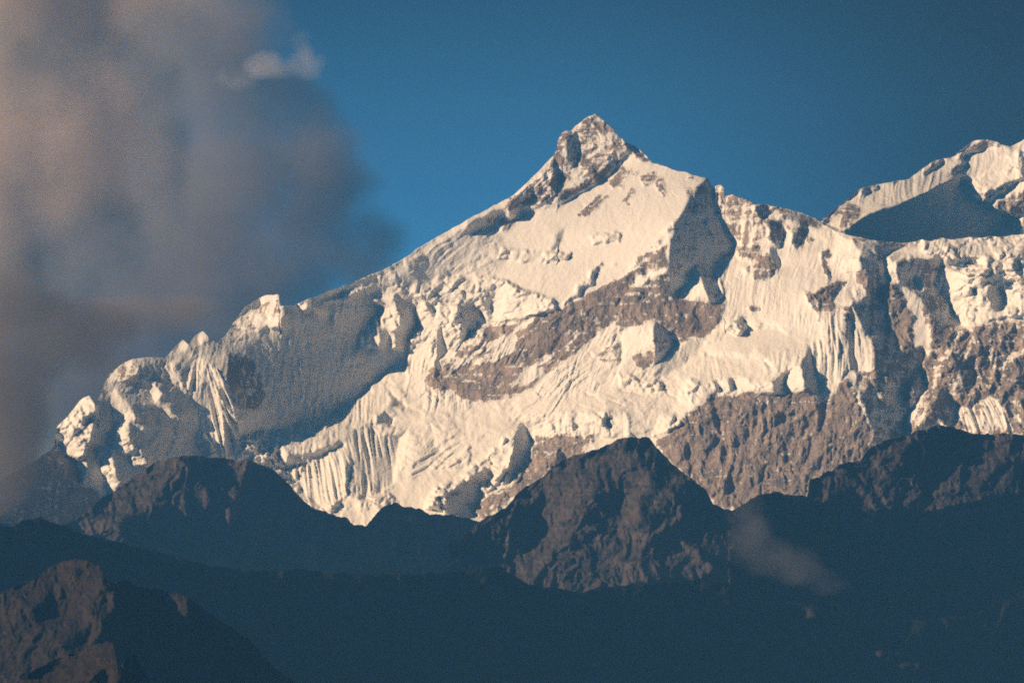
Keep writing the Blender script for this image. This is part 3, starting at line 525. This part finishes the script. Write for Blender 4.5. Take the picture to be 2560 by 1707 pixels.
top_l = R('E', '-1800,2100 -200,1500') + R('H', '300,560 450,470 520,440 640,350 700,300 800,240 900,170 1000,90 1050,55 1100,40 1200,15 1300,5 1450,10 1600,30 1640,55 1680,40 1740,45 1860,95 1920,130 1990,200 2060,290 2160,370 2220,380 2338,425') + R('F', '530,745 600,765 700,805 740,805 780,850 860,870 900,835 940,775 1000,720 1060,700 1110,725 1220,740 1300,780 1400,790 1450,780 1560,815 1640,830 1740,860 1900,900')
hill('rocky_hill', -700, 1320, top_l, [(-700, 1700), (-60, 1620), (1320, 1560)], 27000, [
 ('H', '450,470 640,345 800,235 950,120 1050,50 1300,0 1320,60 1300,260 1280,420 1100,400 940,410 860,420 760,370 640,380', 'rock', dict(rock=.95, p=-0.35, crag=1.0)),
 ('H', '1310,180 1380,150 1440,240 1450,330 1400,440 1340,400 1310,300', 'rock', dict(rock=.9, p=-0.45)),
 ('H', '1640,55 1700,50 1660,160 1620,230 1640,300 1600,340 1600,500 1520,520 1400,490 1480,380 1560,330 1580,180', 'rock', dict(rock=1, p=-0.65)),
 ('H', '1660,260 1720,200 1730,330 1780,440 1760,480 1690,400', 'rock', dict(rock=.8, p=-0.35)), ('H', '1600,470 1700,470 1680,530 1620,510', 'rock', dict(p=.2)),
 ('H', '560,430 760,400 830,430 830,580 900,600 800,600 640,550 450,490', 'rock', dict(rock=.9, p=-0.45)), ('H', '880,490 1010,500 1010,620 950,610', 'rock', dict(rock=.8, p=-0.35)),
 ('H', '940,410 860,420 850,520 880,560 1500,560 1400,440 1280,430 1200,380', 'shade', dict(rock=.25, p=1.0, crag=.8, feather=5, alpha=.75)),
 ('H', '1430,710 1560,660 1680,700 1680,760 1500,750', 'rock', dict(rock=.7, p=-0.15, feather=6)), ('H', '1850,750 1900,690 2000,640 2090,690 2080,720 1900,745', 'rock', dict(rock=.75, p=-0.15, feather=5)),
 ('H', '1960,560 2020,540 2020,570', 'rock'),
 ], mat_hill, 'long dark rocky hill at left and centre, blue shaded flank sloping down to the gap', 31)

top_c = R('F', '1500,960 1640,840 1700,800') + R('C', '180,1568 280,1440 450,1340 560,1240 700,1190 800,1170 880,1125 930,1100 1000,1080 1100,1078 1160,1083 1200,1130 1250,1190 1350,1280 1420,1340 1500,1400 1560,1450 1600,1530 1650,1562') + R('G', '180,1080 240,1140 300,1165 420,1200 600,1260 900,1330')
hill('rocky_hill', 1120, 2080, top_c, [(1120, 1640), (2080, 1640)], 26000, [
 ('C', '100,1650 280,1430 450,1330 560,1230 930,1095 900,1180 850,1150 560,1260 480,1400 500,1450 320,1568', 'rock', dict(rock=.8, p=-0.25, crag=.6)),
 ('C', '500,1300 700,1230 880,1200 1060,1180 1160,1320 1230,1420 1350,1450 1400,1568 1000,1568 800,1480 560,1520 400,1520', 'rock', dict(rock=.9, p=-0.35, crag=.7)),
 ('C', '1000,1075 1160,1080 1300,1240 1420,1345 1600,1530 1650,1568 1500,1700 1380,1500 1230,1300 1100,1150', 'shade', dict(rock=.2, p=1.0, crag=.8, feather=5, alpha=.75)),
 ('C', '380,1500 600,1480 880,1470 840,1568 300,1600', 'shade', dict(rock=.4, p=1.0, crag=.8, feather=5, alpha=.75)), ('C', '790,1470 900,1440 930,1520 840,1568', 'shade', dict(p=1.1, rock=.2)),
 ('M', '100,260 200,180 350,140 560,120 700,150 770,200 790,280 720,330 620,380 640,420 780,360 800,420 930,540 1020,590 760,570 560,600 460,610 400,600 320,630 250,620 150,600 0,580 -160,540 -100,420 100,400 120,340', 'rock', dict(rock=.85, p=-0.40, crag=.9, cell=.6)),
 ('M', '370,190 480,190 440,250 460,310 380,240', 'shade', dict(rock=.3, p=1.0, crag=.8, feather=5, alpha=.75)), ('M', '590,200 700,200 720,280 620,360 590,330', 'shade', dict(rock=.3, p=1.0, crag=.8, feather=5, alpha=.75)), ('M', '280,250 380,260 480,340 540,370 500,400 400,350', 'shade', dict(rock=.3, p=1.0, crag=.8, feather=5, alpha=.75)),
 ('M', '760,400 840,420 930,520 1000,570 900,560 800,470', 'rock', dict(rock=1.1, p=-0.95, feather=4)), ('M', '310,615 390,590 400,600 340,630', 'rock', dict(rock=1.1, p=-1.25)), ('M', '640,370 780,270 790,290 700,350', 'rock', dict(rock=1.0, p=-0.95)), ('M', '350,190 400,230 380,250 340,220', 'rock', dict(rock=1.0, p=-0.95)),
 ('M', '0,440 60,430 150,470 260,600 150,610 0,580', 'rock', dict(rock=1.05, p=-0.75)),
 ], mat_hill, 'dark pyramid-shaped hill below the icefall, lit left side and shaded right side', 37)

top_r = R('G', '300,1180 420,1120 500,1065 620,1045 780,1062 850,1080 862,960 940,930 1100,842 1210,830 1250,770 1300,730 1380,690 1480,660 1560,650 1600,620 1680,612 1740,580 1850,600 2000,640 2338,650 2700,640 3600,900 4300,1800')
hill('rocky_hill', 1820, 3300, top_r, [(1820, 1560), (3300, 1700)], 25000, [
 ('G', '400,1130 600,1040 850,1085 1100,1105 1280,1165 1400,1145 1620,1180 1900,1140 2338,1050 2600,1000 2600,2200 300,2200', 'shade', dict(rock=.05, crag=.15)),
 ('G', '860,960 1100,850 1250,780 1480,690 1560,660 1600,700 1500,780 1560,880 1700,860 2000,640 2338,655 2600,650 2600,1000 2338,1050 1900,1140 1620,1180 1400,1145 1280,1165 1100,1100 860,1075', 'rock', dict(rock=.78, p=-.25, crag=.75)),
 ('G', '1640,640 1980,640 1950,760 1700,860 1560,880 1500,790', 'shade', dict(rock=.1, p=1.0, crag=.8, feather=5, alpha=.75)), ('G', '1270,1110 1500,1080 1700,1040 1960,980 1900,1120 1620,1180 1400,1140 1290,1160', 'rock', dict(rock=.9, p=-0.25)),
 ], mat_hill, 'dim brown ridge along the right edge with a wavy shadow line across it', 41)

# ------------------------------------------------------------------ shaded lower slopes: colour kept dark for the shade, lightened on sunlit patches
top_n = R('H', '-300,420 60,490 100,478 160,448 280,430 420,480 600,550 830,600 1000,640 1450,760 1700,790 2100,790') + R('F', '430,1160 900,1200 1500,1180 1790,1130 1850,1190 2000,1270 2200,1295 2338,1325') + R('M', '150,605 250,622 300,630 380,615 460,605 560,600 760,575 900,570 1020,592 1150,640 1300,670 1500,720 1800,760 2100,740 2352,620 2700,560')
hill('valley_slope', -700, 3300, top_n, [(-700, 1850), (3300, 1850)], 22500, [
 ('M', '1310,750 1350,715 1385,710 1418,745 1400,750 1340,755', 'rock', dict(rock=1.3, p=-1.65, feather=2)), ('M', '1600,890 1640,878 1720,920 1915,985 1880,1000 1760,985 1640,930', 'rock', dict(rock=1.3, p=-1.65, feather=2)), ('M', '1480,945 1540,925 1560,940 1490,955', 'rock', dict(rock=1.2, p=-1.45)), ('M', '2195,965 2220,945 2225,960', 'rock', dict(rock=1.2, p=-1.45)), ('M', '900,895 950,875 1000,890 920,900', 'rock', dict(rock=.9, p=-0.95)),
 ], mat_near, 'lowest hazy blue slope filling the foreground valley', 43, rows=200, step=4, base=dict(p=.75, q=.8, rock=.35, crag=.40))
top_b = R('H', '-300,1000 0,960 120,900 250,850 330,770 430,730 530,713 650,735 690,760 740,860 780,880 850,850 950,900 1120,930 1300,975 1400,1050 1500,1130 1700,1250 1830,1400 1900,1480 2100,1600 2338,1750')
hill('brown_hill', -700, 900, top_b, [(-700, 1850), (900, 1850)], 16000, [
 ('H', '-200,1000 250,850 430,725 650,730 700,800 740,900 800,970 790,1100 690,1160 690,1250 600,1310 300,1500 -200,1700', 'rock', dict(rock=.85, p=-0.55, crag=.8)),
 ('H', '480,770 560,760 600,830 550,860 490,840', 'shade', dict(rock=.2, p=1.0, crag=.8, feather=5, alpha=.75)), ('H', '200,1100 330,960 380,1040 340,1130 240,1150', 'shade', dict(rock=.2, p=1.0, crag=.8, feather=5, alpha=.75)), ('H', '420,1300 480,1230 600,1210 580,1320 460,1380', 'shade', dict(rock=.2, p=1.0, crag=.8, feather=5, alpha=.75)), ('H', '630,1050 720,1000 720,1090 650,1100', 'shade', dict(rock=.2, p=1.0, crag=.8, feather=5, alpha=.75)),
 ('H', '1100,930 1290,970 1300,1080 1200,1200 1100,1160', 'rock', dict(rock=.6, p=-0.15)), ('H', '1000,1280 1060,1200 1090,1240 1020,1310', 'rock', dict(rock=.95, p=-0.85)), ('H', '1120,1330 1300,1400 1200,1420', 'rock', dict(rock=.7, p=-0.45)), ('H', '1450,1440 1500,1430 1510,1470 1470,1480', 'rock', dict(rock=.9, p=-0.75)), ('H', '1530,1450 1580,1480 1570,1510 1540,1490', 'rock', dict(rock=.9, p=-0.75)), ('H', '1670,1530 1840,1530 1800,1600 1700,1600', 'rock', dict(rock=.8, p=-0.65)), ('H', '840,1060 950,1060 950,1150 850,1150', 'rock', dict(rock=.55, p=-0.05)),
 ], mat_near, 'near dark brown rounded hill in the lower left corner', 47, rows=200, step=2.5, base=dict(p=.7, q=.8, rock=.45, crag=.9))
top_bb = R('H', '-300,1640 0,1620 150,1540 280,1450 400,1400 600,1310 700,1290 780,1282 910,1328 900,1360 860,1400 830,1450 820,1520 900,1600 1100,1700')
hill('brown_hill', -700, 420, top_bb, [(-700, 1850), (420, 1800)], 12500, [
 ('H', '-200,1700 150,1540 400,1395 600,1300 780,1275 920,1325 850,1400 820,1500 800,1700', 'rock', dict(rock=.85, p=-0.75, crag=.5)), ('H', '600,1560 720,1480 740,1568', 'shade', dict(p=1.1, rock=.2)),
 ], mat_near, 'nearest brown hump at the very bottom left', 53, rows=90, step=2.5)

# ------------------------------------------------------------------ ground
me = bpy.data.meshes.new('ground')
me.from_pydata([(-30000, -4000, 0), (30000, -4000, 0), (30000, 39500, 0), (-30000, 39500, 0)], [], [(0, 1, 2, 3)])
gm = bpy.data.materials.new('valley_forest'); gm.use_nodes = True
gb = gm.node_tree.nodes['Principled BSDF']; gb.inputs['Roughness'].default_value = 0.9
gn = gm.node_tree.nodes.new('ShaderNodeTexNoise'); gn.inputs['Scale'].default_value = 40; gn.inputs['Detail'].default_value = 8
gr = gm.node_tree.nodes.new('ShaderNodeValToRGB'); gr.color_ramp.elements[0].color = (0.02, 0.03, 0.018, 1); gr.color_ramp.elements[1].color = (0.05, 0.05, 0.03, 1)
gm.node_tree.links.new(gn.outputs['Fac'], gr.inputs[0]); gm.node_tree.links.new(gr.outputs[0], gb.inputs['Base Color'])
me.materials.append(gm); g = bpy.data.objects.new('ground', me); C.collection.objects.link(g); tag(g, 'forested valley floor below the hills', 'ground', 'structure')

# ------------------------------------------------------------------ haze
def box(name, lo, hi):
    vs = [(x, y, z) for z in (lo[2], hi[2]) for y in (lo[1], hi[1]) for x in (lo[0], hi[0])]
    m = bpy.data.meshes.new(name); m.from_pydata(vs, [], [(0, 2, 3, 1), (4, 5, 7, 6), (0, 1, 5, 4), (2, 6, 7, 3), (0, 4, 6, 2), (1, 3, 7, 5)])
    o = bpy.data.objects.new(name, m); C.collection.objects.link(o); return o
hz = box('haze', (-31000, -5000, -22), (31000, 40500, 6200)); tag(hz, 'blue mountain air between the camera and the peaks', kind='stuff')
hm = bpy.data.materials.new('haze'); hm.use_nodes = True; t = hm.node_tree; t.nodes.clear()
ho = t.nodes.new('ShaderNodeOutputMaterial'); hv = t.nodes.new('ShaderNodeVolumePrincipled')
hv.inputs['Color'].default_value = (0.13, 0.465, 1.0, 1); hv.inputs['Density'].default_value = 0.35 / 30000; hv.inputs['Anisotropy'].default_value = 0.0
t.links.new(hv.outputs[0], ho.inputs['Volume']); hz.data.materials.append(hm)

# ------------------------------------------------------------------ clouds
def cloud(name, dist, blobs, density, label, cat='cloud', thick=1.0, nscale=1.0, amp=1.6, bias=0.35, color=(0.985, 0.98, 0.97), seedoff=0.0, kind=None, aniso=0.0, steps=1.0):
    """blobs: (px, py, rx px, ry px, weight[, depth offset m]); a volume whose density swells round each blob and is torn by noise"""
    import bmesh
    mpp = dist * KPX; cen = unproject(np.mean([b[0] for b in blobs]), np.mean([b[1] for b in blobs]), dist)
    bm = bmesh.new(); info = []
    for b in blobs:
        c = unproject(b[0], b[1], dist + (b[5] if len(b) > 5 else 0)) - cen; r = (b[2] * mpp, 0.5 * (b[2] + b[3]) * mpp * thick, b[3] * mpp)
        info.append((c, r, b[4]))
        for i in range(14):
            for j in range(1, 8):
                th, ph = i / 14 * 2 * math.pi, j / 8 * math.pi
                bm.verts.new((c[0] + 1.15 * r[0] * math.cos(th) * math.sin(ph), c[1] + 1.15 * r[1] * math.sin(th) * math.sin(ph), c[2] + 1.15 * r[2] * math.cos(ph)))
    res = bmesh.ops.convex_hull(bm, input=bm.verts); bmesh.ops.delete(bm, geom=[e for e in res['geom_interior'] if isinstance(e, bmesh.types.BMVert)], context='VERTS')
    m = bpy.data.meshes.new(name); bm.to_mesh(m); bm.free()
    o = bpy.data.objects.new(name, m); C.collection.objects.link(o); o.location = cen
    tag(o, label, cat, kind)
    mt = bpy.data.materials.new(name); mt.use_nodes = True; t = mt.node_tree; t.nodes.clear(); N = t.nodes.new; L = t.links.new
    out = N('ShaderNodeOutputMaterial'); pv = N('ShaderNodeVolumePrincipled'); pv.inputs['Color'].default_value = (*color, 1); pv.inputs['Anisotropy'].default_value = aniso
    tc = N('ShaderNodeTexCoord')
    def mth(op, a, b=None, c=None):
        n = N('ShaderNodeMath'); n.operation = op
        for k, v in enumerate((a, b, c)):
            if v is None: continue
            if isinstance(v, (int, float)): n.inputs[k].default_value = v
            else: L(v, n.inputs[k])
        return n.outputs[0]
    tot = None
    for c, r, wgt in info:
        v = N('ShaderNodeVectorMath'); v.operation = 'MULTIPLY_ADD'; L(tc.outputs['Object'], v.inputs[0])
        v.inputs[1].default_value = tuple(1 / a for a in r); v.inputs[2].default_value = tuple(-c[k] / r[k] for k in range(3))
        d = N('ShaderNodeVectorMath'); d.operation = 'DOT_PRODUCT'; L(v.outputs[0], d.inputs[0]); L(v.outputs[0], d.inputs[1])
        f = mth('MULTIPLY', mth('MAXIMUM', mth('SUBTRACT', 1.0, d.outputs['Value']), 0.0), wgt)
        tot = f if tot is None else mth('ADD', tot, f)
    mp = N('ShaderNodeMapping'); mp.inputs['Scale'].default_value = (nscale / 1000,) * 3; mp.inputs['Location'].default_value = (seedoff, seedoff * .7, 0); L(tc.outputs['Object'], mp.inputs[0])
    nz = N('ShaderNodeTexNoise'); nz.inputs['Scale'].default_value = 1.0; nz.inputs['Detail'].default_value = 5; nz.inputs['Roughness'].default_value = 0.55; L(mp.outputs[0], nz.inputs['Vector'])
    nn = mth('MULTIPLY_ADD', nz.outputs['Fac'], amp, -amp * 0.5)
    # noise only acts inside the blobs' reach
    gate = mth('MINIMUM', mth('MULTIPLY', tot, 3.0), 1.0)
    f = mth('SUBTRACT', mth('ADD', mth('MINIMUM', tot, 1.0), mth('MULTIPLY', nn, gate)), bias)
    f = mth('MULTIPLY', mth('MINIMUM', mth('MAXIMUM', f, 0.0), 1.0), density)
    L(f, pv.inputs['Density']); L(pv.outputs[0], out.inputs['Volume']); m.materials.append(mt); mt.cycles.volume_step_rate = steps
    return o

cloud('cloud', 46000, [(20, 80, 300, 330, 1.2), (60, 480, 330, 380, 1.3), (130, 800, 240, 260, 1.3), (260, 200, 260, 300, 1.0), (330, 480, 240, 300, 1.0), (420, 60, 240, 200, .8), (430, 560, 200, 240, .8), (-60, 700, 240, 500, 1.1), (150, 1020, 240, 220, 1.1), (0, 1100, 260, 240, 1.2), (140, 660, 280, 220, 1.2), (60, 900, 260, 200, 1.1)], 0.005,
    'tall cloud bank filling the upper left corner, warm sunlight put into its colour', nscale=.9, bias=.14, amp=2.0, kind='stuff', color=(1.0, .82, .62), steps=.25)  # warm albedo paints the sunlight on the lit side of the bank
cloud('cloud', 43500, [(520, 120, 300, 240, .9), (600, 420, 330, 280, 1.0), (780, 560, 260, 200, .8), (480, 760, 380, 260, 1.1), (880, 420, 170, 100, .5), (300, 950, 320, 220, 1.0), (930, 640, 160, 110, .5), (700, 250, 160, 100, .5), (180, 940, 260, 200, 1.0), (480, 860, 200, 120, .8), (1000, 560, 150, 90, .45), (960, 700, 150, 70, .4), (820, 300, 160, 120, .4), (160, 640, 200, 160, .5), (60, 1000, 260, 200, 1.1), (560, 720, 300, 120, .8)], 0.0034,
    'shaded right and lower side of the cloud bank, shade put into its slate colour', nscale=1.6, bias=.28, amp=2.5, kind='stuff', seedoff=2.2, color=(.42, .36, .33), steps=.3)  # low albedo paints in the bank's own shade
cloud('cloud', 42000, [(655, 160, 60, 45, 1.2), (700, 165, 60, 45, .8), (770, 160, 60, 50, .8), (755, 115, 40, 50, .6), (600, 190, 80, 50, .5)], 0.0028,
    'small pale puff of cloud right of the big bank', nscale=4.5, bias=.22, amp=2.2, seedoff=3.7, kind='stuff', color=(.88, .77, .69))
cloud('mist', 19500, [(1880, 1290, 80, 110, .7), (1900, 1370, 90, 90, .8), (1960, 1405, 110, 70, .9), (2040, 1450, 130, 50, .5), (1830, 1400, 110, 80, .35), (1990, 1250, 110, 55, .45), (2150, 1480, 130, 40, .3)], 0.0026,
    'thin brownish mist rising in the valley right of the pyramid hill', cat='mist', nscale=5.0, bias=.34, amp=2.8, seedoff=1.7, kind='stuff', color=(.50, .49, .52))
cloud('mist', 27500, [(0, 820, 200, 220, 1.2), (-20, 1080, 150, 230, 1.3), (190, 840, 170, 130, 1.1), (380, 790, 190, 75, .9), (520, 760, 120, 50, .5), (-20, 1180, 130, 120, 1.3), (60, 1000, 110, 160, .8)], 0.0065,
    'mist drifting over the left end of the snowy ridge, shade put into its dark colour', cat='mist', nscale=1.8, bias=.30, amp=1.6, seedoff=5.7, kind='stuff', color=(.42, .36, .32), steps=.6)  # low albedo stands in for shade under the cloud
cloud('mist', 27800, [(1180, 640, 110, 50, .7), (1080, 690, 130, 60, .8), (960, 690, 90, 50, .5), (1230, 560, 70, 40, .4)], 0.0009,
    'faint wisp of mist drifting over the snowfield left of the summit', cat='mist', nscale=5, bias=.22, amp=1.6, seedoff=8.1, kind='stuff', color=(.60, .64, .72))
